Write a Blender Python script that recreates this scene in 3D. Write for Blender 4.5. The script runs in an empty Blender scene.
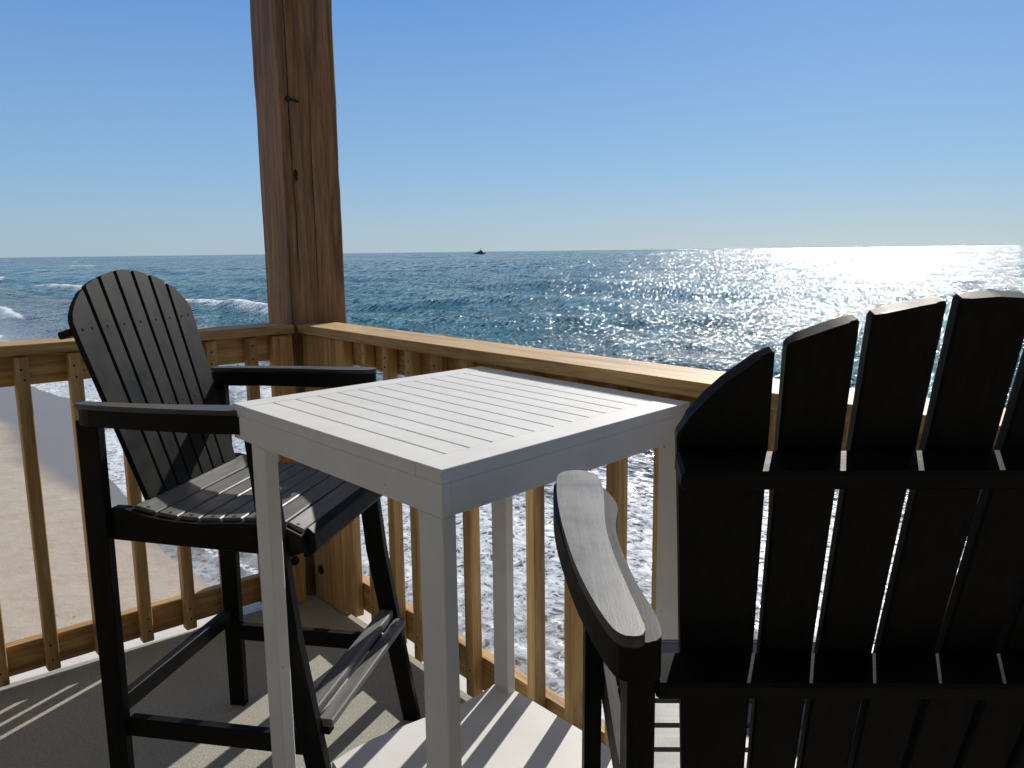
import bpy, bmesh, math, random
import numpy as np
from mathutils import Vector, Matrix

random.seed(7)
scene = bpy.context.scene
COL = scene.collection
R = math.radians

# world axes: +x runs offshore (across the right railing), +y runs along the beach, z up, deck floor at z = 0
CAM_H = 1.34
F_PX, DH, ROLL, HEAD = 815.0, 132.8, 0.0125, R(51.2)
SUN_AZ = math.atan2(0.469, 0.883)
SUN_EL = R(28)
SEA_Z = -7.0
FZ = -0.02      # deck surface

# ------------------------------------------------------------------ materials
def new_mat(name):
    m = bpy.data.materials.new(name)
    m.use_nodes = True
    nt = m.node_tree
    nt.nodes.clear()
    out = nt.nodes.new('ShaderNodeOutputMaterial')
    bs = nt.nodes.new('ShaderNodeBsdfPrincipled')
    nt.links.new(bs.outputs[0], out.inputs[0])
    return m, nt, bs

def N(nt, kind, **kw):
    n = nt.nodes.new(kind)
    for k, v in kw.items():
        setattr(n, k, v)
    return n

def noise(nt, vec, scale, detail=4, rough=0.55, dist=0.0):
    n = N(nt, 'ShaderNodeTexNoise')
    n.inputs['Scale'].default_value = scale
    n.inputs['Detail'].default_value = detail
    n.inputs['Roughness'].default_value = rough
    n.inputs['Distortion'].default_value = dist
    if vec is not None:
        nt.links.new(vec, n.inputs['Vector'])
    return n

def mapping(nt, vec, scale=(1, 1, 1), loc=(0, 0, 0), rot=(0, 0, 0)):
    n = N(nt, 'ShaderNodeMapping')
    n.inputs['Scale'].default_value = scale
    n.inputs['Location'].default_value = loc
    n.inputs['Rotation'].default_value = rot
    nt.links.new(vec, n.inputs['Vector'])
    return n.outputs[0]

def ramp(nt, fac, stops, interp='LINEAR'):
    n = N(nt, 'ShaderNodeValToRGB')
    n.color_ramp.interpolation = interp
    el = n.color_ramp.elements
    while len(el) < len(stops):
        el.new(0.5)
    for e, (p, c) in zip(el, stops):
        e.position = p
        e.color = (c, c, c, 1) if isinstance(c, (int, float)) else (*c, 1)
    nt.links.new(fac, n.inputs[0])
    return n.outputs[0]

def math_(nt, op, a, b=None, c=None, clamp=False):
    n = N(nt, 'ShaderNodeMath', operation=op, use_clamp=clamp)
    for i, v in enumerate((a, b, c)):
        if v is None:
            continue
        if isinstance(v, (int, float)):
            n.inputs[i].default_value = v
        else:
            nt.links.new(v, n.inputs[i])
    return n.outputs[0]

def vmath(nt, op, a, b=None, scale=None):
    n = N(nt, 'ShaderNodeVectorMath', operation=op)
    for i, v in enumerate((a, b)):
        if v is None:
            continue
        if isinstance(v, tuple):
            n.inputs[i].default_value = v
        else:
            nt.links.new(v, n.inputs[i])
    if scale is not None:
        if isinstance(scale, (int, float)):
            n.inputs['Scale'].default_value = scale
        else:
            nt.links.new(scale, n.inputs['Scale'])
    return n.outputs[0]

def mixc(nt, fac, a, b, mode='MIX'):
    n = N(nt, 'ShaderNodeMix', data_type='RGBA', blend_type=mode)
    if isinstance(fac, (int, float)):
        n.inputs[0].default_value = fac
    else:
        nt.links.new(fac, n.inputs[0])
    for i, v in ((6, a), (7, b)):
        if isinstance(v, tuple):
            n.inputs[i].default_value = (*v, 1)
        else:
            nt.links.new(v, n.inputs[i])
    return n.outputs[2]

def smooth(nt, val, a, b):
    n = N(nt, 'ShaderNodeMapRange', interpolation_type='SMOOTHSTEP')
    nt.links.new(val, n.inputs[0])
    n.inputs[1].default_value = a
    n.inputs[2].default_value = b
    return n.outputs[0]

def bump(nt, h, strength, dist, bs):
    n = N(nt, 'ShaderNodeBump')
    n.inputs['Strength'].default_value = strength
    n.inputs['Distance'].default_value = dist
    nt.links.new(h, n.inputs['Height'])
    nt.links.new(n.outputs[0], bs.inputs['Normal'])

def wood(name, axis, light, mid, dark, knots=True, rough=0.62):
    m, nt, bs = new_mat(name)
    tc = N(nt, 'ShaderNodeTexCoord').outputs['Object']
    oi = N(nt, 'ShaderNodeObjectInfo')
    off = vmath(nt, 'SCALE', N(nt, 'ShaderNodeCombineXYZ').outputs[0], None, 1.0)
    cx = N(nt, 'ShaderNodeCombineXYZ')
    for i in range(3):
        nt.links.new(math_(nt, 'MULTIPLY', oi.outputs['Random'], 13.0 + 7 * i), cx.inputs[i])
    v = vmath(nt, 'ADD', tc, cx.outputs[0])
    s = [1, 1, 1]; s[axis] = 0.055
    st = mapping(nt, v, scale=tuple(s))
    g1 = noise(nt, st, 42, 5, 0.6, 0.6).outputs['Fac']
    g2 = noise(nt, st, 190, 3, 0.6).outputs['Fac']
    s2 = [1, 1, 1]; s2[axis] = 0.16
    st2 = mapping(nt, v, scale=tuple(s2))
    big = noise(nt, st2, 9, 3, 0.5).outputs['Fac']
    col = ramp(nt, g1, [(0.30, dark), (0.5, mid), (0.68, light)])
    col = mixc(nt, math_(nt, 'MULTIPLY', ramp(nt, g2, [(0.42, 0.0), (0.62, 1.0)]), 0.35), col, dark)
    col = mixc(nt, math_(nt, 'MULTIPLY', ramp(nt, big, [(0.4, 0.0), (0.7, 1.0)]), 0.30), col, mid)
    tone = math_(nt, 'MULTIPLY_ADD', oi.outputs['Random'], 0.35, 0.80)
    tn = N(nt, 'ShaderNodeCombineColor')
    for i in range(3):
        nt.links.new(tone, tn.inputs[i])
    col = mixc(nt, 1.0, col, tn.outputs[0], 'MULTIPLY')
    if knots:
        sk = [1, 1, 1]; sk[axis] = 0.42
        vo = N(nt, 'ShaderNodeTexVoronoi')
        vo.inputs['Scale'].default_value = 5.5
        nt.links.new(mapping(nt, v, scale=tuple(sk)), vo.inputs['Vector'])
        kn = ramp(nt, vo.outputs['Distance'], [(0.045, 1.0), (0.10, 0.0)])
        col = mixc(nt, math_(nt, 'MULTIPLY', kn, 0.8), col, tuple(c * 0.35 for c in dark))
    nt.links.new(col, bs.inputs['Base Color'])
    bs.inputs['Roughness'].default_value = rough
    bs.inputs['Specular IOR Level'].default_value = 0.3
    bump(nt, math_(nt, 'ADD', g1, g2), 0.35, 0.002, bs)
    return m

PINE = ((0.68, 0.48, 0.215), (0.53, 0.335, 0.13), (0.28, 0.145, 0.05))
M_pine = [wood('pine_along_' + a, i, *PINE) for i, a in enumerate('xyz')]
M_post = wood('weathered_post_wood', 2, (0.33, 0.19, 0.085), (0.215, 0.112, 0.045), (0.07, 0.032, 0.014))

def poly_black(name, axis, base=0.006):
    m, nt, bs = new_mat(name)
    tc = N(nt, 'ShaderNodeTexCoord').outputs['Object']
    oi = N(nt, 'ShaderNodeObjectInfo')
    cx = N(nt, 'ShaderNodeCombineXYZ')
    nt.links.new(math_(nt, 'MULTIPLY', oi.outputs['Random'], 9.0), cx.inputs[0])
    v = vmath(nt, 'ADD', tc, cx.outputs[0])
    s = [1, 1, 1]; s[axis] = 0.06
    g = noise(nt, mapping(nt, v, scale=tuple(s)), 120, 4, 0.65).outputs['Fac']
    d = noise(nt, v, 14, 6, 0.65).outputs['Fac']
    f = noise(nt, v, 500, 2, 0.6).outputs['Fac']
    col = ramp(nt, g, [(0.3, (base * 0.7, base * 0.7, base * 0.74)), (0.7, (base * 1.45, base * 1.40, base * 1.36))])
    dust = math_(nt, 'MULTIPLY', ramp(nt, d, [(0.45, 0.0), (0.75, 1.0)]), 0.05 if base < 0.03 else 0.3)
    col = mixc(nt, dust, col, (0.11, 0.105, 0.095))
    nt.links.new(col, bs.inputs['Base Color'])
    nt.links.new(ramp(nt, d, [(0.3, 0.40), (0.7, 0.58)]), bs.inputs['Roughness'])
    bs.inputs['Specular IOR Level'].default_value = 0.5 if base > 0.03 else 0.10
    bump(nt, math_(nt, 'ADD', g, math_(nt, 'MULTIPLY', f, 0.6)), 0.15, 0.001, bs)
    return m
M_blk = [poly_black('black_lumber_along_' + a, i) for i, a in enumerate('xyz')]
M_seat = poly_black('weathered_sunlit_seat_lumber', 1, 0.13)  # weathered grey, paled further so the sunlit gloss sits in its base colour
M_arm = poly_black('sunlit_arm_lumber', 0, 0.042)  # black lumber lightened: the sun sheen on the arm tops is in the colour

def plain(name, col, rough=0.5, metal=0.0):
    m, nt, bs = new_mat(name)
    tc = N(nt, 'ShaderNodeTexCoord').outputs['Object']
    n = noise(nt, tc, 35, 4, 0.6).outputs['Fac']
    c = mixc(nt, n, tuple(x * 0.85 for x in col), tuple(min(1, x * 1.12) for x in col))
    nt.links.new(c, bs.inputs['Base Color'])
    bs.inputs['Roughness'].default_value = rough
    bs.inputs['Metallic'].default_value = metal
    return m
M_screw = plain('dark_screw_metal', (0.012, 0.011, 0.010), 0.6, 0.3)
M_steel = plain('galvanised_screw', (0.55, 0.55, 0.53), 0.35, 0.9)
M_crack = plain('dark_wood_check', (0.012, 0.007, 0.004), 0.9)

def white_paint():
    m, nt, bs = new_mat('white_painted_lumber')
    tc = N(nt, 'ShaderNodeTexCoord').outputs['Object']
    n1 = noise(nt, tc, 6, 5, 0.6).outputs['Fac']
    n2 = noise(nt, mapping(nt, tc, scale=(1, 0.05, 1)), 160, 4, 0.6).outputs['Fac']
    sp = noise(nt, tc, 75, 2, 0.5).outputs['Fac']
    col = ramp(nt, n1, [(0.3, (0.70, 0.69, 0.665)), (0.7, (0.79, 0.785, 0.77))])
    col = mixc(nt, ramp(nt, sp, [(0.75, 0.0), (0.79, 0.6)]), col, (0.20, 0.17, 0.13))
    nt.links.new(col, bs.inputs['Base Color'])
    bs.inputs['Roughness'].default_value = 0.5
    bs.inputs['Specular IOR Level'].default_value = 0.35
    bump(nt, n2, 0.12, 0.0008, bs)
    return m
M_white = white_paint()

def deck_mat():
    m, nt, bs = new_mat('grit_deck_coating')
    tc = N(nt, 'ShaderNodeTexCoord').outputs['Object']
    a = noise(nt, tc, 260, 3, 0.7).outputs['Fac']
    b = noise(nt, tc, 3.0, 6, 0.6).outputs['Fac']
    c = noise(nt, tc, 30, 5, 0.6).outputs['Fac']
    col = ramp(nt, a, [(0.32, (0.27, 0.262, 0.222)), (0.52, (0.41, 0.398, 0.342)), (0.68, (0.58, 0.565, 0.50))])
    col = mixc(nt, math_(nt, 'MULTIPLY', ramp(nt, b, [(0.4, 0.0), (0.65, 1.0)]), 0.35), col, (0.30, 0.29, 0.24))
    col = mixc(nt, math_(nt, 'MULTIPLY', ramp(nt, c, [(0.55, 0.0), (0.75, 1.0)]), 0.25), col, (0.45, 0.41, 0.33))
    nt.links.new(col, bs.inputs['Base Color'])
    bs.inputs['Roughness'].default_value = 0.9
    bs.inputs['Specular IOR Level'].default_value = 0.15
    bump(nt, a, 0.7, 0.003, bs)
    return m
M_deck = deck_mat()
M_flash = plain('white_drip_edge', (0.72, 0.71, 0.68), 0.5)
M_siding = plain('pale_siding', (0.40, 0.38, 0.34), 0.7)
M_soffit = plain('white_soffit_boards', (0.74, 0.72, 0.68), 0.7)

def sand_mat():
    m, nt, bs = new_mat('beach_sand')
    g = N(nt, 'ShaderNodeNewGeometry').outputs['Position']
    sx = N(nt, 'ShaderNodeSeparateXYZ'); nt.links.new(g, sx.inputs[0])
    w = noise(nt, mapping(nt, g, scale=(1, 0.35, 1)), 0.35, 4, 0.55).outputs['Fac']
    xw = math_(nt, 'MULTIPLY_ADD', w, 2.2, math_(nt, 'SUBTRACT', sx.outputs[0], 1.1))
    wet = smooth(nt, math_(nt, 'MULTIPLY_ADD', smooth(nt, sx.outputs[1], 26, 39), 1.5, xw), 5.45, 6.95)
    n1 = noise(nt, g, 1.3, 6, 0.6).outputs['Fac']
    n2 = noise(nt, g, 25, 4, 0.7).outputs['Fac']
    peb = noise(nt, g, 7.5, 2, 0.5).outputs['Fac']
    dry = ramp(nt, n1, [(0.3, (0.43, 0.335, 0.25)), (0.7, (0.51, 0.415, 0.32))])
    dry = mixc(nt, math_(nt, 'MULTIPLY', ramp(nt, n2, [(0.45, 0.0), (0.8, 1.0)]), 0.35), dry, (0.25, 0.21, 0.165))
    dry = mixc(nt, ramp(nt, peb, [(0.74, 0.0), (0.77, 0.8)]), dry, (0.10, 0.085, 0.07))
    col = mixc(nt, wet, dry, (0.24, 0.195, 0.155))
    nt.links.new(col, bs.inputs['Base Color'])
    nt.links.new(math_(nt, 'MULTIPLY_ADD', wet, -0.54, 0.9), bs.inputs['Roughness'])
    h = math_(nt, 'MULTIPLY', math_(nt, 'ADD', n1, math_(nt, 'MULTIPLY', n2, 0.12)), math_(nt, 'SUBTRACT', 1.04, wet))
    bump(nt, h, 0.4, 0.12, bs)
    return m
M_sand = sand_mat()

def water_mat():
    m, nt, bs = new_mat('sea_water')
    g = N(nt, 'ShaderNodeNewGeometry').outputs['Position']
    sx = N(nt, 'ShaderNodeSeparateXYZ'); nt.links.new(g, sx.inputs[0])
    X = sx.outputs[0]
    # slopes of ripples and chop at several sizes, crests mostly parallel to the shore
    def slope(scale, stretch, detail, amp_x, amp_y):
        n = noise(nt, mapping(nt, g, scale=(1, stretch, 0.0), rot=(0, 0, R(6))), scale, detail, 0.62).outputs['Color']
        v = vmath(nt, 'SUBTRACT', n, (0.5, 0.5, 0.5))
        return vmath(nt, 'MULTIPLY', v, (amp_x, amp_y, 0.0))
    ln = N(nt, 'ShaderNodeVectorMath', operation='LENGTH'); nt.links.new(g, ln.inputs[0])
    D = ln.outputs['Value']
    s1 = slope(3.6, 0.55, 6, 5.6, 5.6)
    s2 = slope(0.33, 0.40, 3, 2.0, 1.7)
    # long wind streaks running seaward, coarser and coarser offshore
    turned = mapping(nt, g, scale=(1, 1, 0), rot=(0, 0, R(-36)))
    def streak(length, width, amp, detail=2):
        n = noise(nt, mapping(nt, turned, scale=(1 / length, 1 / width, 0)), 1.0, detail, 0.6).outputs['Color']
        v = vmath(nt, 'SUBTRACT', n, (0.5, 0.5, 0.5))
        return vmath(nt, 'MULTIPLY', v, (amp, amp, 0.0))
    k1 = streak(3.6, 0.42, 3.0)
    k2 = streak(17, 1.3, 2.7)
    k3 = streak(100, 4.2, 2.4)
    k4 = streak(800, 18, 2.1)
    def vmix(f, a, b):
        m_ = N(nt, 'ShaderNodeMix', data_type='VECTOR')
        nt.links.new(f, m_.inputs[0]); nt.links.new(a, m_.inputs[4]); nt.links.new(b, m_.inputs[5])
        return m_.outputs[1]
    near = vmath(nt, 'ADD', s1, s2)
    half = vmath(nt, 'SCALE', s1, None, 0.16)
    v = vmix(smooth(nt, D, 50, 160), near, vmath(nt, 'ADD', vmath(nt, 'SCALE', s1, None, 0.45), k1))
    v = vmix(smooth(nt, D, 220, 480), v, vmath(nt, 'ADD', half, k2))
    v = vmix(smooth(nt, D, 700, 1400), v, vmath(nt, 'ADD', half, k3))
    v = vmix(smooth(nt, D, 2200, 4500), v, vmath(nt, 'ADD', half, k4))
    # calm thin wash near the sand
    calm = math_(nt, 'MULTIPLY_ADD', smooth(nt, X, 12, 30), 0.76, 0.24)
    sl = vmath(nt, 'SCALE', v, None, calm)
    gn = N(nt, 'ShaderNodeNewGeometry').outputs['Normal']
    nrm = vmath(nt, 'NORMALIZE', vmath(nt, 'ADD', gn, sl))
    nt.links.new(nrm, bs.inputs['Normal'])
    # colour of the water by depth, brown over the sand, green over the bar, blue-black offshore
    cn = noise(nt, mapping(nt, g, scale=(1, 0.3, 0)), 0.05, 4, 0.6).outputs['Fac']
    xx = math_(nt, 'MULTIPLY_ADD', math_(nt, 'SUBTRACT', cn, 0.5), 30, X)
    c = mixc(nt, smooth(nt, X, 14, 44), mixc(nt, smooth(nt, X, 9.5, 12.5), (0.20, 0.165, 0.13), (0.105, 0.088, 0.070)), (0.030, 0.118, 0.118))
    c = mixc(nt, smooth(nt, xx, 60, 260), c, (0.016, 0.068, 0.076))
    # foam: threads of bubbles near the shore, thick white on the breakers
    at = N(nt, 'ShaderNodeAttribute', attribute_name='foam').outputs['Fac']
    wv = noise(nt, g, 0.6, 3, 0.5).outputs['Color']
    gw = vmath(nt, 'ADD', g, vmath(nt, 'SCALE', wv, None, 1.6))
    r1 = noise(nt, mapping(nt, gw, scale=(1, 0.75, 0)), 2.0, 4, 0.6, 0.8).outputs['Fac']
    r2 = noise(nt, mapping(nt, gw, scale=(1, 0.8, 0), loc=(31, 7, 0)), 4.2, 3, 0.6, 0.6).outputs['Fac']
    r3 = noise(nt, mapping(nt, g, scale=(1, 0.8, 0)), 6.0, 4, 0.65).outputs['Fac']
    rid1 = math_(nt, 'SUBTRACT', 1.0, math_(nt, 'MULTIPLY', math_(nt, 'ABSOLUTE', math_(nt, 'SUBTRACT', r1, 0.5)), 11.0), clamp=True)
    rid2 = math_(nt, 'SUBTRACT', 1.0, math_(nt, 'MULTIPLY', math_(nt, 'ABSOLUTE', math_(nt, 'SUBTRACT', r2, 0.5)), 9.0), clamp=True)
    web = math_(nt, 'MAXIMUM', rid1, rid2)
    patch = smooth(nt, noise(nt, mapping(nt, g, scale=(1, 0.4, 0)), 0.16, 3, 0.5).outputs['Fac'], 0.30, 0.50)
    shore = math_(nt, 'SUBTRACT', 1.0, smooth(nt, math_(nt, 'MULTIPLY_ADD', smooth(nt, sx.outputs[1], 45, 90), 13.0, X), 18, 32), clamp=True)
    webm = math_(nt, 'MULTIPLY', math_(nt, 'MULTIPLY', web, patch), shore)
    thick = smooth(nt, math_(nt, 'ADD', at, math_(nt, 'MULTIPLY', math_(nt, 'SUBTRACT', r3, 0.5), 1.5)), 0.42, 0.62)
    foam = math_(nt, 'MAXIMUM', webm, thick, clamp=True)
    col = mixc(nt, foam, c, (0.78, 0.80, 0.80))
    nt.links.new(col, bs.inputs['Base Color'])
    base_r = math_(nt, 'MULTIPLY_ADD', smooth(nt, D, 100, 1500), 0.02, 0.085)
    nt.links.new(math_(nt, 'MULTIPLY_ADD', foam, 0.6, base_r), bs.inputs['Roughness'])
    bs.inputs['IOR'].default_value = 1.26
    bs.inputs['Specular IOR Level'].default_value = 0.36
    return m
M_water = water_mat()

# ------------------------------------------------------------------ mesh helpers
class MB:
    def __init__(self):
        self.bm = bmesh.new()
        self.mats = []
    def mi(self, mat):
        if mat not in self.mats:
            self.mats.append(mat)
        return self.mats.index(mat)
    def _finish(self, b, mat, bev, xf, seg=1):
        if bev:
            bmesh.ops.bevel(b, geom=list(b.edges), offset=bev, segments=seg, affect='EDGES', clamp_overlap=True, profile=0.6)
        bmesh.ops.recalc_face_normals(b, faces=list(b.faces))
        i = self.mi(mat)
        off = {}
        for v in b.verts:
            co = xf(v.co) if xf else v.co
            off[v] = self.bm.verts.new(co)
        for f in b.faces:
            try:
                nf = self.bm.faces.new([off[v] for v in f.verts])
                nf.material_index = i
            except ValueError:
                pass
        b.free()
    def box(self, x0, x1, y0, y1, z0, z1, mat, bev=0.002, xf=None, seg=1):
        b = bmesh.new()
        vs = [b.verts.new((x, y, z)) for x in (x0, x1) for y in (y0, y1) for z in (z0, z1)]
        for q in ((0, 1, 3, 2), (4, 6, 7, 5), (0, 4, 5, 1), (2, 3, 7, 6), (0, 2, 6, 4), (1, 5, 7, 3)):
            b.faces.new([vs[k] for k in q])
        self._finish(b, mat, bev, xf, seg)
        return self
    def prism(self, pts, h0, h1, mat, bev=0.002, xf=None, seg=1):
        b = bmesh.new()
        lo = [b.verts.new((p[0], p[1], h0)) for p in pts]
        hi = [b.verts.new((p[0], p[1], h1)) for p in pts]
        n = len(pts)
        b.faces.new(lo[::-1]); b.faces.new(hi)
        for k in range(n):
            b.faces.new([lo[k], lo[(k + 1) % n], hi[(k + 1) % n], hi[k]])
        self._finish(b, mat, bev, xf, seg)
        return self
    def disc(self, c, n, r, h, mat, seg=10):
        n = Vector(n).normalized(); c = Vector(c)
        q = n.to_track_quat('Z', 'Y')
        pts = [(r * math.cos(2 * math.pi * k / seg), r * math.sin(2 * math.pi * k / seg)) for k in range(seg)]
        self.prism(pts, 0, h, mat, 0, lambda v: c + q @ Vector(v))
        return self
    def build(self, name, parent=None):
        bmesh.ops.recalc_face_normals(self.bm, faces=list(self.bm.faces))
        me = bpy.data.meshes.new(name)
        self.bm.to_mesh(me); self.bm.free()
        for m in self.mats:
            me.materials.append(m)
        o = bpy.data.objects.new(name, me)
        COL.objects.link(o)
        if parent is not None:
            o.parent = parent
        return o

def empty(name, loc=(0, 0, 0), rz=0.0):
    o = bpy.data.objects.new(name, None)
    COL.objects.link(o)
    o.location = loc; o.rotation_euler = (0, 0, rz)
    o.empty_display_size = 0.1
    return o
def tag(o, label=None, cat=None, group=None, kind=None):
    for k, v in (('label', label), ('category', cat), ('group', group), ('kind', kind)):
        if v:
            o[k] = v
    return o

# ------------------------------------------------------------------ camera
def cam_axes():
    P = math.atan(DH / F_PX)
    up = Vector((0, 0, 1))
    fw = Vector((math.cos(HEAD), math.sin(HEAD), 0)); rt = Vector((math.sin(HEAD), -math.cos(HEAD), 0))
    fwd = fw * math.cos(P) - up * math.sin(P)
    cu = fw * math.sin(P) + up * math.cos(P)
    r = math.atan(ROLL)
    return rt * math.cos(r) - cu * math.sin(r), cu * math.cos(r) + rt * math.sin(r), fwd
cr, cu_, cf = cam_axes()
cam = bpy.data.cameras.new('camera')
cam.sensor_width = 36.0
cam.lens = 36.0 * F_PX / 1024
cam.clip_start = 0.02; cam.clip_end = 200000
co = bpy.data.objects.new('camera', cam)
COL.objects.link(co)
mat = Matrix((cr, cu_, -cf)).transposed().to_4x4()
mat.translation = Vector((0, 0, CAM_H))
co.matrix_world = mat
scene.camera = co

# ------------------------------------------------------------------ light
sd = Vector((math.cos(SUN_AZ) * math.cos(SUN_EL), math.sin(SUN_AZ) * math.cos(SUN_EL), math.sin(SUN_EL)))
sl = bpy.data.lights.new('sun', 'SUN')
sl.energy = 4.0; sl.angle = R(0.53); sl.color = (1.0, 0.95, 0.87)
so = bpy.data.objects.new('sun', sl)
COL.objects.link(so)
so.rotation_euler = sd.to_track_quat('Z', 'Y').to_euler()
w = bpy.data.worlds.new('World'); scene.world = w
w.use_nodes = True
nt = w.node_tree; nt.nodes.clear()
sky = nt.nodes.new('ShaderNodeTexSky'); sky.sky_type = 'NISHITA'
sky.sun_disc = False
sky.sun_elevation = SUN_EL
sky.sun_rotation = R(90) - SUN_AZ
sky.altitude = 10
sky.air_density = 1.0; sky.dust_density = 0.35; sky.ozone_density = 2.2
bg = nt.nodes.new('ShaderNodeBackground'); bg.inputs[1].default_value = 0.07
ow = nt.nodes.new('ShaderNodeOutputWorld')
tcw = nt.nodes.new('ShaderNodeTexCoord'); sp_ = nt.nodes.new('ShaderNodeSeparateXYZ'); nt.links.new(tcw.outputs['Generated'], sp_.inputs[0])
tint = mixc(nt, 1.0, sky.outputs[0], (0.62, 0.80, 1.05), 'MULTIPLY')
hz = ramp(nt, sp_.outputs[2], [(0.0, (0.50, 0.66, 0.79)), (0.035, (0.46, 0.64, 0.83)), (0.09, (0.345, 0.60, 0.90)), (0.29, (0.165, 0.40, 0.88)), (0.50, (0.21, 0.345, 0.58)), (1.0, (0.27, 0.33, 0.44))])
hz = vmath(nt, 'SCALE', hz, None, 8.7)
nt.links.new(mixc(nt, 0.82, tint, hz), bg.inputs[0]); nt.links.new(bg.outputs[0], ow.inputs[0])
scene.view_settings.view_transform = 'Standard'
scene.view_settings.look = 'None'
scene.view_settings.exposure = 0.36
scene.view_settings.gamma = 1.0

# ------------------------------------------------------------------ beach and sea
def grid_mesh(name, xs, ys, zf, mat):
    nx, ny = len(xs), len(ys)
    XX, YY = np.meshgrid(xs, ys, indexing='ij')
    ZZ = zf(XX, YY)
    v = np.stack([XX.ravel(), YY.ravel(), ZZ.ravel()], 1).astype(np.float32)
    i = np.arange(nx - 1)[:, None] * ny + np.arange(ny - 1)[None, :]
    q = np.stack([i, i + ny, i + ny + 1, i + 1], -1).reshape(-1, 4).astype(np.int32)
    me = bpy.data.meshes.new(name)
    me.vertices.add(len(v)); me.vertices.foreach_set('co', v.ravel())
    me.loops.add(q.size); me.loops.foreach_set('vertex_index', q.ravel())
    me.polygons.add(len(q)); me.polygons.foreach_set('loop_start', np.arange(0, q.size, 4, dtype=np.int32))
    me.update(calc_edges=True)
    me.polygons.foreach_set('use_smooth', np.ones(len(q), dtype=bool))
    me.materials.append(mat)
    o = bpy.data.objects.new(name, me); COL.objects.link(o)
    return o, XX, YY

def snoise(x, seed, n=6, f0=1.0):
    rs = np.random.RandomState(seed)
    s = 0
    for k in range(n):
        f = f0 * (1.0 + 0.75 * k) * rs.uniform(0.85, 1.15)
        s = s + np.sin(x * f + rs.uniform(0, 6.28)) / (1 + 0.35 * k)
    return s / 2.6

def shore_x(y):
    return np.interp(y, [-100, 0, 11, 14, 17, 20, 24, 30, 37, 44, 50, 56, 63, 75, 90, 120, 200], [9, 10.8, 10.5, 10.0, 8.3, 7.0, 6.9, 7.3, 8.1, 9.4, 9.9, 8.6, 7.3, 8.0, 9.2, 8.2, 8.8]) + 0.22 * snoise(y, 3, 5, 0.5)
def sand_z(x, y):
    return SEA_Z + 0.035 * (shore_x(y) - x) - 0.0009 * np.clip(x - 8.6, 0, 1e9)
sx_ = np.concatenate([np.linspace(-3000, -60, 12), np.linspace(-50, -12, 20), np.linspace(-11, 20, 80), np.linspace(24, 400, 12)])
sy_ = np.concatenate([np.linspace(-3000, -60, 10), np.linspace(-50, 150, 260), np.linspace(160, 1000, 40), np.linspace(1100, 60000, 30)])
def sand_h(x, y):
    z = sand_z(x, y)
    return np.clip(z, SEA_Z - 4, SEA_Z + 1.6)
sand, _, _ = grid_mesh('beach', sx_, sy_, sand_h, M_sand)
tag(sand, kind='structure')

def graded(a, b, d0, g, dmax):
    out = [a]; d = d0
    while out[-1] < b:
        out.append(out[-1] + d); d = min(d * g, dmax)
    return np.array(out)
wx = np.concatenate([np.arange(5.0, 26, 0.14), graded(26, 60000, 0.16, 1.012, 4000)])
wy = np.concatenate([-graded(2, 60000, 0.8, 1.15, 6000)[::-1], np.arange(-1.0, 6, 0.5), graded(6, 60000, 0.3, 1.011, 4000)])
FO = {}
def sea_h(x, y):
    d = np.hypot(x, y)
    rs = np.random.RandomState(11)
    fade = 1.0 / (1 + (d / 500.0) ** 2)
    shore = np.clip((x - 8.0) / 30.0, 0.04, 1)
    z = 0
    for k in range(26):
        L = 2.2 * 1.16 ** k
        th = rs.normal(0, 0.55) + math.pi
        kx, ky = math.cos(th) * 2 * math.pi / L, math.sin(th) * 2 * math.pi / L
        a = 0.0068 * L ** 0.88
        res = np.clip(1.5 - d / (L * 60.0), 0, 1)
        z = z + a * np.sin(kx * x + ky * y + rs.uniform(0, 6.28)) * res
    z = z * fade * shore
    foam = np.zeros_like(x)
    # breakers: ridges parallel to the shore, each only where its own envelope is high
    for (x0, h, wd, seed, lo, thr, vmin) in ((17.5, 0.40, 1.3, 21, 0.020, -0.7, 85), (27, 0.30, 1.4, 22, 0.03, 0.25, 90), (47, 0.85, 2.6, 23, 0.016, -0.8, 84),
                                  (96, 0.65, 2.6, 24, 0.010, 0.35, 330), (160, 0.7, 3.0, 25, 0.006, 0.35, 500), (260, 0.7, 4.0, 27, 0.004, 0.3, 900), (420, 0.8, 5.0, 26, 0.0025, 0.35, 1500)):
        xc = x0 + 1.6 * wd * snoise(y, seed, 5, lo * 2.0)
        env = np.clip((snoise(y, seed + 40, 6, lo * 1.7) - thr) / 0.45, 0, 1) * np.clip((y - vmin) / 25.0, 0, 1)
        t = (x - xc) / wd
        ridge = np.where(t > 0, np.exp(-t * t * 0.35), np.exp(-t * t * 1.6))
        z = z + h * ridge * env * (0.85 + 0.15 * snoise(y, seed + 80, 5, 0.5))
        back = np.exp(-np.clip(t - 0.2, 0, 99) * 1.8) * np.exp(-np.clip(-t, 0, 99) * 0.6)
        foam = np.maximum(foam, env * back * (0.85 + 0.2 * snoise(y, seed + 90, 5, lo * 30)))
    # swash lines on the sand
    edge = shore_x(y) + 0.25 + 0.35 * snoise(y, 55, 6, 0.5)
    foam = np.maximum(foam, 0.62 * np.exp(-((x - edge) / 0.22) ** 2))
    edge2 = shore_x(y) + 3.0 + 1.1 * snoise(y, 57, 6, 0.18)
    foam = np.maximum(foam, 0.60 * np.exp(-((x - edge2) / 0.5) ** 2))
    FO['f'] = foam
    return SEA_Z + z
sea, XX, YY = grid_mesh('sea', wx, wy, sea_h, M_water)
tag(sea, kind='structure')
fa = sea.data.attributes.new('foam', 'FLOAT', 'POINT')
fa.data.foreach_set('value', FO['f'].astype(np.float32).ravel())

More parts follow.
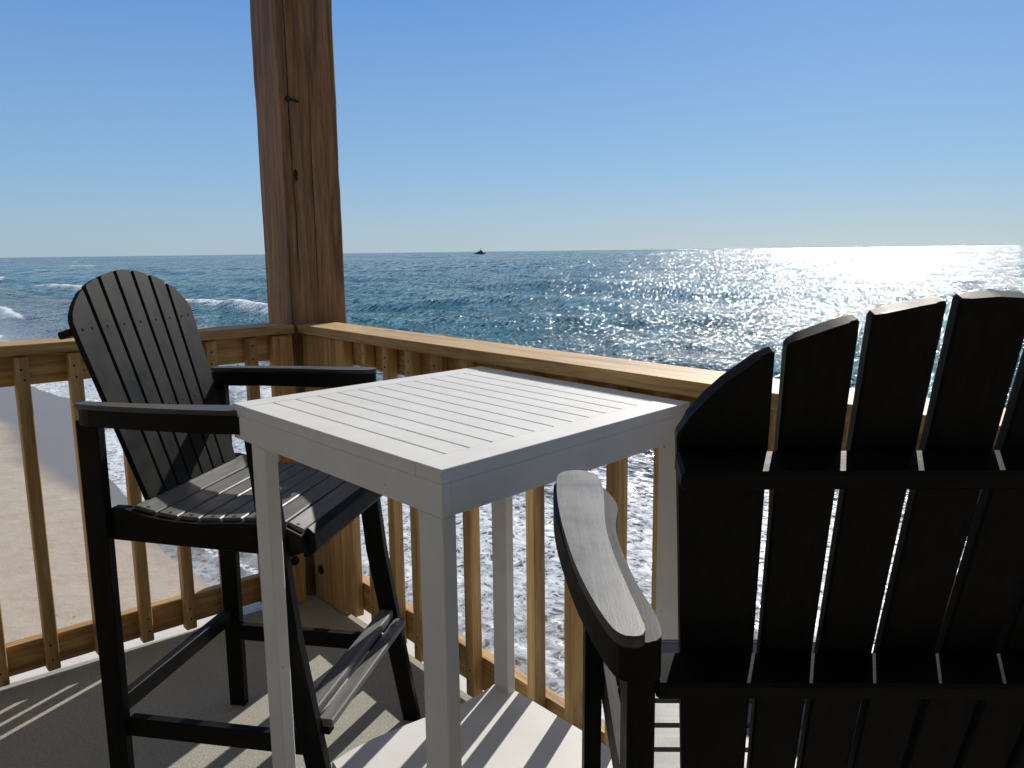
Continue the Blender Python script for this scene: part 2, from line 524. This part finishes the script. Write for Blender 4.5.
# ------------------------------------------------------------------ deck
o = MB().box(-3.2, 1.352, -2.6, 2.935, -0.06, FZ, M_deck, 0).build('deck_floor'); tag(o, kind='structure')
b = MB()
b.box(-3.2, 1.56, 2.9355, 3.19, -0.20, FZ - 0.001, M_flash, 0.002)
b.box(1.3525, 1.56, -2.6, 2.935, -0.20, FZ - 0.001, M_flash, 0.002)
o = b.build('deck_edge'); tag(o, kind='structure')
o = MB().box(-3.2, -3.05, -2.6, 3.1, 0.0, 2.75, M_siding, 0).box(-3.2, 1.4, -2.75, -2.601, 0.0, 2.75, M_siding, 0).build('wall'); tag(o, kind='structure')
o = MB().box(-3.25, 1.62, -2.8, 3.28, 2.76, 2.84, M_soffit, 0).build('ceiling'); tag(o, kind='structure')

# ------------------------------------------------------------------ corner post
PU, PV, PW = 1.294, 2.940, 0.228
post = empty('wooden_post', (PU, PV, 0))
tag(post, 'tall thick weathered brown wooden post at the deck corner rising out of the frame', 'post')
def L(p): return lambda v: Vector(v) - p
pp = Vector((PU, PV, 0))
pm = MB()
pts = [(PU + 0.006, PV), (PU + PW - 0.004, PV), (PU + PW, PV + 0.004), (PU + PW, PV + PW - .004), (PU + PW - .004, PV + PW), (PU + 0.004, PV + PW), (PU, PV + PW - 0.004), (PU, PV + 0.006)]
nz = 40
bm = pm.bm
rings = []
rr = random.Random(4)
for k in range(nz + 1):
    z = FZ + (2.758 - FZ) * k / nz
    ring = []
    for j, p in enumerate(pts):
        jx = rr.uniform(-0.0016, 0.0016); jy = rr.uniform(-0.0016, 0.0016)
        ring.append(bm.verts.new((p[0] + jx - PU, p[1] + jy - PV, z)))
    rings.append(ring)
for k in range(nz):
    for j in range(8):
        bm.faces.new([rings[k][j], rings[k][(j + 1) % 8], rings[k + 1][(j + 1) % 8], rings[k + 1][j]])
bm.faces.new(rings[-1]); bm.faces.new(rings[0][::-1])
pm.mi(M_post)
pm.build('shaft', post)
# drying checks (long thin cracks) and a knot, sitting in the face toward the porch
cb = MB()
def crack(x0, z0, z1, wd, drift, face_y=-0.0015):
    n = 14
    prev = None
    for k in range(n + 1):
        t = k / n
        z = z0 + (z1 - z0) * t
        x = x0 + drift * t + 0.0015 * math.sin(9 * t + x0 * 50)
        hw = wd * 0.5 * math.sin(math.pi * min(max(t, 0.02), 0.98)) + 0.0003
        cur = (cb.bm.verts.new((x - hw, face_y, z)), cb.bm.verts.new((x + hw, face_y, z)))
        if prev:
            cb.bm.faces.new([prev[0], prev[1], cur[1], cur[0]])
        prev = cur
cb.mi(M_crack)
crack(0.034, 1.60, 2.35, 0.004, -0.004)
crack(0.040, 1.25, 1.62, 0.003, -0.004)
crack(0.110, 1.1, 2.0, 0.0022, 0.006)
cb.build('crack', post)
kb = MB()
kp = [(0.020, 1.905), (0.026, 1.913), (0.034, 1.913), (0.040, 1.906), (0.056, 1.903), (0.072, 1.899), (0.074, 1.893), (0.056, 1.893), (0.040, 1.896), (0.034, 1.892), (0.026, 1.890), (0.019, 1.896)]
kb.prism(kp, 0.0, 0.003, M_crack, 0, lambda v: Vector((v[0], -0.0005 - v[2], v[1])))
kb.build("knot", post)
kb = MB()
kb.prism([(0.046 + 0.008 * math.cos(a * 0.7), 1.63 + 0.022 * math.sin(a * 0.7)) for a in range(9)], 0.0, 0.002, M_crack, 0, lambda v: Vector((v[0], -0.0005 - v[2], v[1])))
kb.build('knot', post)

# ------------------------------------------------------------------ railings
CAPZ = 1.074; CAPT = 0.032
def railing_right():
    t = empty('wooden_railing', (1.40, 1.0, 0))
    tag(t, 'pine railing on the seaward side, running right from the post behind the white table', 'railing', 'pine deck railings')
    xf = L(Vector((1.40, 1.0, 0)))
    M = M_pine
    MB().box(1.308, 1.468, -2.6, 2.930, CAPZ - CAPT, CAPZ, M[1], 0.003, xf).build('cap_rail', t)
    MB().box(1.362, 1.400, -2.6, 2.930, CAPZ - CAPT - 0.095, CAPZ - CAPT - 0.001, M[1], 0.002, xf).build('top_rail', t)
    MB().box(1.362, 1.400, -2.6, 2.930, 0.022, 0.130, M[1], 0.002, xf).build('bottom_rail', t)
    v0 = 2.4525
    v = v0
    while v > -2.6:
        w = random.uniform(-0.0025, 0.0025)
        bb = MB().box(1.323, 1.361, v + w - 0.019, v + w + 0.019, 0.012 + random.uniform(-0.006, 0.004), CAPZ - CAPT - 0.001, M[2], 0.003, xf)
        for z in (0.055, 0.095, 0.965, 1.005):
            bb.disc(xf((1.323, v + w + random.uniform(-0.006, 0.006), z + random.uniform(-0.008, 0.008))), (-1, 0, 0), 0.0035, 0.0006, M_screw, 8)
        bb.build('baluster', t)
        v -= 0.146
    cbd = MB().box(1.323, 1.361, 2.680, 2.925, FZ + 0.002, CAPZ - CAPT - 0.001, M[2], 0.003, xf).build('corner_board', t)
    MB().box(1.323, 1.361, 2.590, 2.677, 0.004, CAPZ - CAPT - 0.001, M[2], 0.003, xf).build('corner_board', t)
    for (y, z) in ((2.80, 0.90), (2.815, 0.245), (2.86, 0.11)):
        h = MB().disc(xf((1.323, y, z)), (-1, 0, 0), 0.019, 0.006, M_screw, 14)
        h.disc(xf((1.317, y, z)), (-1, 0, 0), 0.009, 0.006, M_screw, 6)
        h.build('bolt', cbd)
    return t
railing_right()
def railing_left():
    a = R(2.2)
    p0 = Vector((1.275, 2.875, 0))
    t = empty('wooden_railing', p0, a)
    tag(t, 'new pine railing on the beach side behind the left chair', 'railing', 'pine deck railings')
    M = M_pine
    xf = None
    MB().box(-4.4, 0.0, 0.005, 0.165, CAPZ - CAPT + 0.004, CAPZ + 0.004, M[0], 0.003, xf).build('cap_rail', t)
    MB().box(-4.4, 0.0, 0.062, 0.100, CAPZ - CAPT - 0.095, CAPZ - CAPT - 0.001, M[0], 0.002, xf).build('top_rail', t)
    MB().box(-4.4, 0.0, 0.062, 0.100, 0.018, 0.118, M[0], 0.002, xf).build('bottom_rail', t)
    x = -0.160
    k = 0
    while x > -4.3:
        w = random.uniform(-0.0025, 0.0025)
        bb = MB().box(x + w - 0.019, x + w + 0.019, 0.022, 0.060, 0.012 + random.uniform(-0.006, 0.004), CAPZ - CAPT - 0.001, M[2], 0.003, xf)
        for z in (0.055, 0.095, 0.965, 1.005):
            bb.disc((x + w + random.uniform(-0.006, 0.006), 0.022, z + random.uniform(-0.008, 0.008)), (0, -1, 0), 0.0035, 0.0006, M_screw, 8)
        bb.build('baluster', t)
        x -= 0.1465
    cbd = MB().box(-0.082, -0.002, 0.022, 0.060, FZ + 0.002, CAPZ - CAPT - 0.001, M[2], 0.003, xf).build('corner_board', t)
    h = MB().disc((-0.045, 0.022, 0.16), (0, -1, 0), 0.018, 0.006, M_screw, 14); h.disc((-0.045, 0.016, 0.16), (0, -1, 0), 0.009, 0.006, M_screw, 6)
    h.build('bolt', cbd)
railing_left()

# ------------------------------------------------------------------ white table
TZ = 1.035
cL, cN, cR, cB = Vector((.592, 1.668)), Vector((.6235, .938)), Vector((1.294, 1.036)), Vector((1.300, 1.752))
TA, TBw = 0.70, 0.685      # nominal length along y (N->L) and along x (N->R)
tbase = Vector((0.95, 1.35, 0))
def txf(v):
    a = v[1] / TA; b_ = v[0] / TBw
    p = cN * (1 - a) * (1 - b_) + cL * a * (1 - b_) + cR * (1 - a) * b_ + cB * a * b_
    return Vector((p.x, p.y, v[2])) - tbase
table = empty('bar_table', tbase)
tag(table, 'square white painted bar height table with a slatted top standing between the two black chairs', 'table')
tm = MB()
BW = 0.062
tm.box(0, TBw, 0, BW, TZ - 0.022, TZ, M_white, 0.0008, txf)
tm.box(0, TBw, TA - 0.058, TA, TZ - 0.022, TZ, M_white, 0.0015, txf)
ns = 13; e0 = 0.062
xs_ = [0.0, e0] + [e0 + (TBw - 0.055 - e0) * k / 11 for k in range(1, 12)] + [TBw]
for k in range(13):
    g = 0.0016
    x0 = xs_[k] + (g if k else 0); x1 = xs_[k + 1] - (g if k < 12 else 0)
    tm.box(x0, x1, BW + 0.0003, TA - 0.0583, TZ - 0.022, TZ - 0.0004, M_white, 0.0010, txf)
# recessed battens carrying the slats
tm.box(0.03, TBw - 0.03, BW + 0.02, TA - 0.08, TZ - 0.034, TZ - 0.0225, M_white, 0, txf)
tm.build('tabletop', table)
AZ0, AZ1 = 0.962, TZ - 0.0222
for nm, (a, b2, c, d) in dict(n=(0.0192, TBw - 0.0192, 0.0004, 0.019), f=(0.0192, TBw - 0.0192, TA - 0.019, TA - 0.0004), l=(0.0004, 0.019, 0.0004, TA - 0.0004), r=(TBw - 0.019, TBw - 0.0004, 0.0004, TA - 0.0004)).items():
    MB().box(a, b2, c, d, AZ0, AZ1, M_white, 0.0007, txf).build('apron', table)
# four plank legs
for (x0, y0) in ((0.0035, 0.0035), (TBw - 0.0290, 0.0005), (0.0035, TA - 0.132), (TBw - 0.0540, TA - 0.162)):
    MB().box(x0, x0 + 0.027, y0, y0 + 0.060, FZ, AZ0 - 0.0005, M_white, 0.002, txf).build('leg', table)
SHZ = 0.174
sh = MB()
spts = [(0.655, 0.955), (1.25, 1.02), (1.281, 1.15), (1.281, 1.245), (1.280, 1.32), (1.272, 1.57), (1.268, 1.595), (1.251, 1.650), (1.19, 1.628), (1.118, 1.620), (1.07, 1.624), (1.022, 1.631), (0.95, 1.635), (0.871, 1.636), (0.799, 1.628), (0.748, 1.617), (0.742, 1.58), (0.752, 1.52), (0.72, 1.42), (0.655, 1.37)]
sh.prism([(p[0] - tbase.x, p[1] - tbase.y) for p in spts], SHZ - 0.028, SHZ, M_white, 0.003)
sh.build('shelf', table)

# ------------------------------------------------------------------ black bar chairs
TILT = R(17)
def back_xf(off=0.0):
    def f(v):   # v = (y, s, depth behind the sitting face)
        return Vector((0.12 - v[1] * math.sin(TILT) - (v[2] + off) * math.cos(TILT), v[0], 0.74 + v[1] * math.cos(TILT) - (v[2] + off) * math.sin(TILT)))
    return f
TOPY = [0.0, 0.03, 0.055, 0.088, 0.117, 0.147, 0.176, 0.210, 0.230, 0.240]
TOPS = [0.593, 0.591, 0.587, 0.580, 0.572, 0.561, 0.546, 0.519, 0.494, 0.476]
def stop(y): return float(np.interp(abs(y), TOPY, TOPS))
def half_w(s): return 0.198 + 0.0415 * min(max(s, -0.05) / 0.49, 1.15)
def make_chair(name, loc, yaw, label, trim=0.0, wide=1.0, off=0.0):
    c = empty(name, loc, yaw)
    tag(c, label, 'bar chair', 'black slatted bar chairs with arms')
    # backrest: seven fanned slats
    b = MB()
    gap = 0.0044
    for k in range(7):
        FR = (-1, -0.665, -0.405, -0.138, 0.138, 0.405, 0.665, 1)
        f0, f1 = FR[k], FR[k + 1]
        def edge(f, sgn, s):
            return f * half_w(s) + sgn * (gap * min(1.0, 0.5 + 0.5 * max(s, 0) / 0.45) if abs(f) < 0.99 else 0)
        pts = [(edge(f0, 1, -0.045), -0.045), (edge(f1, -1, -0.045), -0.045)]
        yl, yr = edge(f0, 1, 0.53), edge(f1, -1, 0.53)
        n = 6
        top = []
        for j in range(n + 1):
            y = yr + (yl - yr) * j / n
            y = max(-0.2395, min(0.2395, y))
            top.append((y, stop(y)))
        if k == 6: pts.append((half_w(0.44), 0.44))
        pts += top
        if k == 0: pts.append((-half_w(0.44), 0.44))
        pts = [(y * wide + off, s) for y, s in pts]
        b.prism(pts, 0.0, 0.014, M_blk[2], 0.0022, back_xf())
        ym = (f0 + f1) / 2
        for s in (0.457, 0.240):
            offs = (-0.016, 0.016) if k in (0, 6) else (0.0,)
            for dy in offs:
                yy = (ym * half_w(s) + dy) * wide + off
                p = back_xf()((yy, s, -0.0002)); q = back_xf()((yy, s, -0.0012))
                b.disc(p, (q - p), 0.0036, 0.0008, M_crack, 8)
    back = b.build('backrest', c)
    MB().box(-0.240 * wide + off, 0.240 * wide + off, 0.448, 0.465, 0.0145, 0.050, M_blk[1], 0.003, back_xf()).build('crossbar', back)
    MB().box(-0.2515, 0.2515, 0.231, 0.250, 0.0145, 0.056, M_blk[1], 0.003, back_xf()).build('crossbar', back)
    # seat of contoured slats
    b = MB()
    prof = [(0.100, 0.778), (0.158, 0.763), (0.212, 0.757), (0.265, 0.755), (0.318, 0.757), (0.371, 0.761), (0.424, 0.763), (0.477, 0.758), (0.520, 0.740)]
    for k in range(len(prof) - 1):
        (xa, za), (xb, zb) = prof[k], prof[k + 1]
        d = Vector((xb - xa, 0, zb - za)); ln = d.length; d.normalize(); nrm = Vector((-d.z, 0, d.x))
        g = 0.003
        def sxf(v, xa=xa, za=za, d=d, nrm=nrm): return Vector((xa, 0, za)) + d * v[0] + Vector((0, v[1], 0)) + nrm * v[2]
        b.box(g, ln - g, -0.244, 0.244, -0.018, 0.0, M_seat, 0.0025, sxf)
        for sy in (-0.232, 0.232):
            p = sxf((ln * 0.5, sy, 0.0002))
            b.disc(p, nrm, 0.0045, 0.0008, M_screw, 8)
    seat = b.build('seat', c)
    MB().prism([(0.519, 0.742), (0.535, 0.728), (0.538, 0.690), (0.520, 0.672), (0.505, 0.672), (0.505, 0.715)], -0.232, 0.232, M_blk[1], 0.002, lambda v: Vector((v[0], v[2], v[1]))).build('seat_front_rail', c)
    for s in (-1, 1):
        ya, yb = sorted((s * 0.2355, s * 0.2620))
        MB().prism([(0.054, 0.774), (0.085, 0.774), (0.105, 0.766), (0.158, 0.755), (0.212, 0.749), (0.265, 0.747), (0.371, 0.753), (0.424, 0.755), (0.477, 0.750), (0.515, 0.733), (0.522, 0.695), (0.49, 0.682), (0.054, 0.698)], ya, yb, M_blk[0], 0.002, lambda v: Vector((v[0], v[2], v[1]))).build('seat_side_rail', c)
        ya, yb = sorted((s * 0.2625, s * 0.2875))
        # rear leg (upright) and front leg (splayed forward)
        yc, yd = sorted((s * 0.2525, s * 0.2775))
        MB().prism([(-0.004, FZ), (0.046, FZ), (0.052, 0.978), (-0.004, 0.978)], yc, yd, M_blk[2], 0.002, lambda v: Vector((v[0], v[2], v[1]))).build('leg', c)
        MB().prism([(0.548, FZ), (0.595, FZ), (0.510, 0.50), (0.462, 0.978), (0.408, 0.978), (0.455, 0.50)], ya, yb, M_blk[2], 0.002, lambda v: Vector((v[0], v[2], v[1]))).build('leg', c)
        # arm, curved in plan, on a wider under-board
        def round_off(p):
            for _ in range(2):
                q = []
                for i_ in range(len(p)):
                    a_, b_ = p[i_], p[(i_ + 1) % len(p)]
                    q += [(0.75 * a_[0] + 0.25 * b_[0], 0.75 * a_[1] + 0.25 * b_[1]), (0.25 * a_[0] + 0.75 * b_[0], 0.25 * a_[1] + 0.75 * b_[1])]
                p = q
            return p
        arm = [(-0.028, 0.263), (0.02, 0.266), (0.09, 0.271), (0.16, 0.275), (0.235, 0.276), (0.29, 0.273), (0.342, 0.269), (0.39, 0.2655), (0.43, 0.266), (0.465, 0.269), (0.486, 0.277), (0.493, 0.292), (0.492, 0.308), (0.482, 0.320), (0.464, 0.326), (0.41, 0.3285), (0.35, 0.329), (0.29, 0.3275), (0.235, 0.325), (0.16, 0.320), (0.09, 0.3125), (0.03, 0.303), (-0.015, 0.293), (-0.028, 0.286), (-0.034, 0.276)]
        pts = [(max(x, trim + (x + 0.034) * 0.5) if trim else x, s * y) for x, y in round_off(arm)]
        if s < 0: pts = pts[::-1]
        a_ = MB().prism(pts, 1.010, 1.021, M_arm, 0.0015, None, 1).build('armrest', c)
        und = [(-0.020, 0.258), (-0.014, 0.250), (0.008, 0.246), (0.05, 0.249), (0.10, 0.256), (0.16, 0.260), (0.212, 0.262), (0.26, 0.262), (0.30, 0.258), (0.34, 0.251), (0.37, 0.250), (0.41, 0.255), (0.45, 0.264), (0.475, 0.276), (0.487, 0.29), (0.489, 0.310), (0.482, 0.324), (0.460, 0.332), (0.35, 0.334), (0.235, 0.3275), (0.09, 0.312), (-0.012, 0.290), (-0.020, 0.280)]
        pts = [(max(x, trim + 0.010 + (x + 0.020) * 0.5) if trim else x, s * y) for x, y in round_off(und)]
        if s < 0: pts = pts[::-1]
        MB().prism(pts, 0.972, 1.0095, M_blk[0], 0.0015).build('arm_support', a_)
        ya, yb = sorted((s * 0.2625, s * 0.2870))
        MB().prism([(0.044, 0.205), (0.50, 0.205), (0.495, 0.252), (0.046, 0.252)], ya, yb, M_blk[0], 0.002, lambda v: Vector((v[0], v[2] - s * 0.0262, v[1]))).build('stretcher', c)
    MB().box(0.008, 0.032, -0.2620, 0.2620, 0.255, 0.300, M_blk[1], 0.002).build('stretcher', c)
    MB().box(0.430, 0.454, -0.2360, 0.2360, 0.205, 0.250, M_blk[1], 0.002).build('stretcher', c)
    fr = MB()
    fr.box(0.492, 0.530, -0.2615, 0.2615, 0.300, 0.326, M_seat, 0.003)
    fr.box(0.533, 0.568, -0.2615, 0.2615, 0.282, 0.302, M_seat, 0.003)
    fr.box(0.50, 0.56, -0.2615, -0.235, 0.265, 0.2815, M_blk[0], 0.001); fr.box(0.50, 0.56, 0.235, 0.2615, 0.265, 0.2815, M_blk[0], 0.001)
    fr.build('footrest', c)
    return c
y50 = R(-50)
fv = Vector((math.cos(y50), math.sin(y50))); lv = Vector((-math.sin(y50), math.cos(y50)))
O1 = fv * -1.303 + lv * 1.84
make_chair('bar_chair', (O1.x, O1.y, 0), y50, 'black bar chair on the left facing the table, its sunlit seat and footrest showing', 0.002, 0.975, -0.002)
make_chair('bar_chair', (0.7077, 0.2805, 0), R(49.55), 'black bar chair on the right seen from behind, its back cut by the frame edge', 0.0, 0.945, 0.0175)

# ------------------------------------------------------------------ ship on the horizon
def at_px(px, dist):
    d = cf * F_PX + cr * (px - 512)
    d.z = 0; d.normalize()
    return d * dist
sp = at_px(482.5, 2900)
right = Vector((sp.y, -sp.x, 0)).normalized()
ship = empty('ship', (sp.x, sp.y, SEA_Z - 1.5), math.atan2(right.y, right.x)); SHS = 1.0
tag(ship, 'small dark ship far out on the horizon', 'ship')
M_hull = plain('ship_hull_paint', (0.035, 0.05, 0.07), 0.6)
M_sup = plain('ship_cabin_paint', (0.10, 0.12, 0.14), 0.6)
MB().prism([(-19, 1), (-20, 6.5), (-10, 5.0), (12, 5.0), (20, 8.0), (17, 1)], -4, 4, M_hull, 0.2, lambda v: Vector((v[0], v[2], v[1]))).build('hull', ship)
MB().prism([(-11, 5), (-10, 10.5), (-2, 11), (-1, 14.5), (6, 14.5), (8, 10), (11, 9.5), (12, 5)], -3, 3, M_sup, 0.2, lambda v: Vector((v[0], v[2], v[1]))).build('cabin', ship)
MB().box(1.3, 2.3, -0.5, 0.5, 14.4, 21, M_sup, 0).box(-1, 5, -0.3, 0.3, 17.5, 18.1, M_sup, 0).build('mast', ship)

scene.cycles.use_denoising = True
scene.cycles.denoiser = 'OPENIMAGEDENOISE'
scene.cycles.denoising_input_passes = 'RGB_ALBEDO_NORMAL'
scene.cycles.denoising_prefilter = 'NONE'
scene.cycles.caustics_reflective = False
scene.cycles.caustics_refractive = False
scene.cycles.sample_clamp_indirect = 2.0
scene.cycles.use_adaptive_sampling = False
scene.cycles.max_bounces = 8
scene.render.film_transparent = False
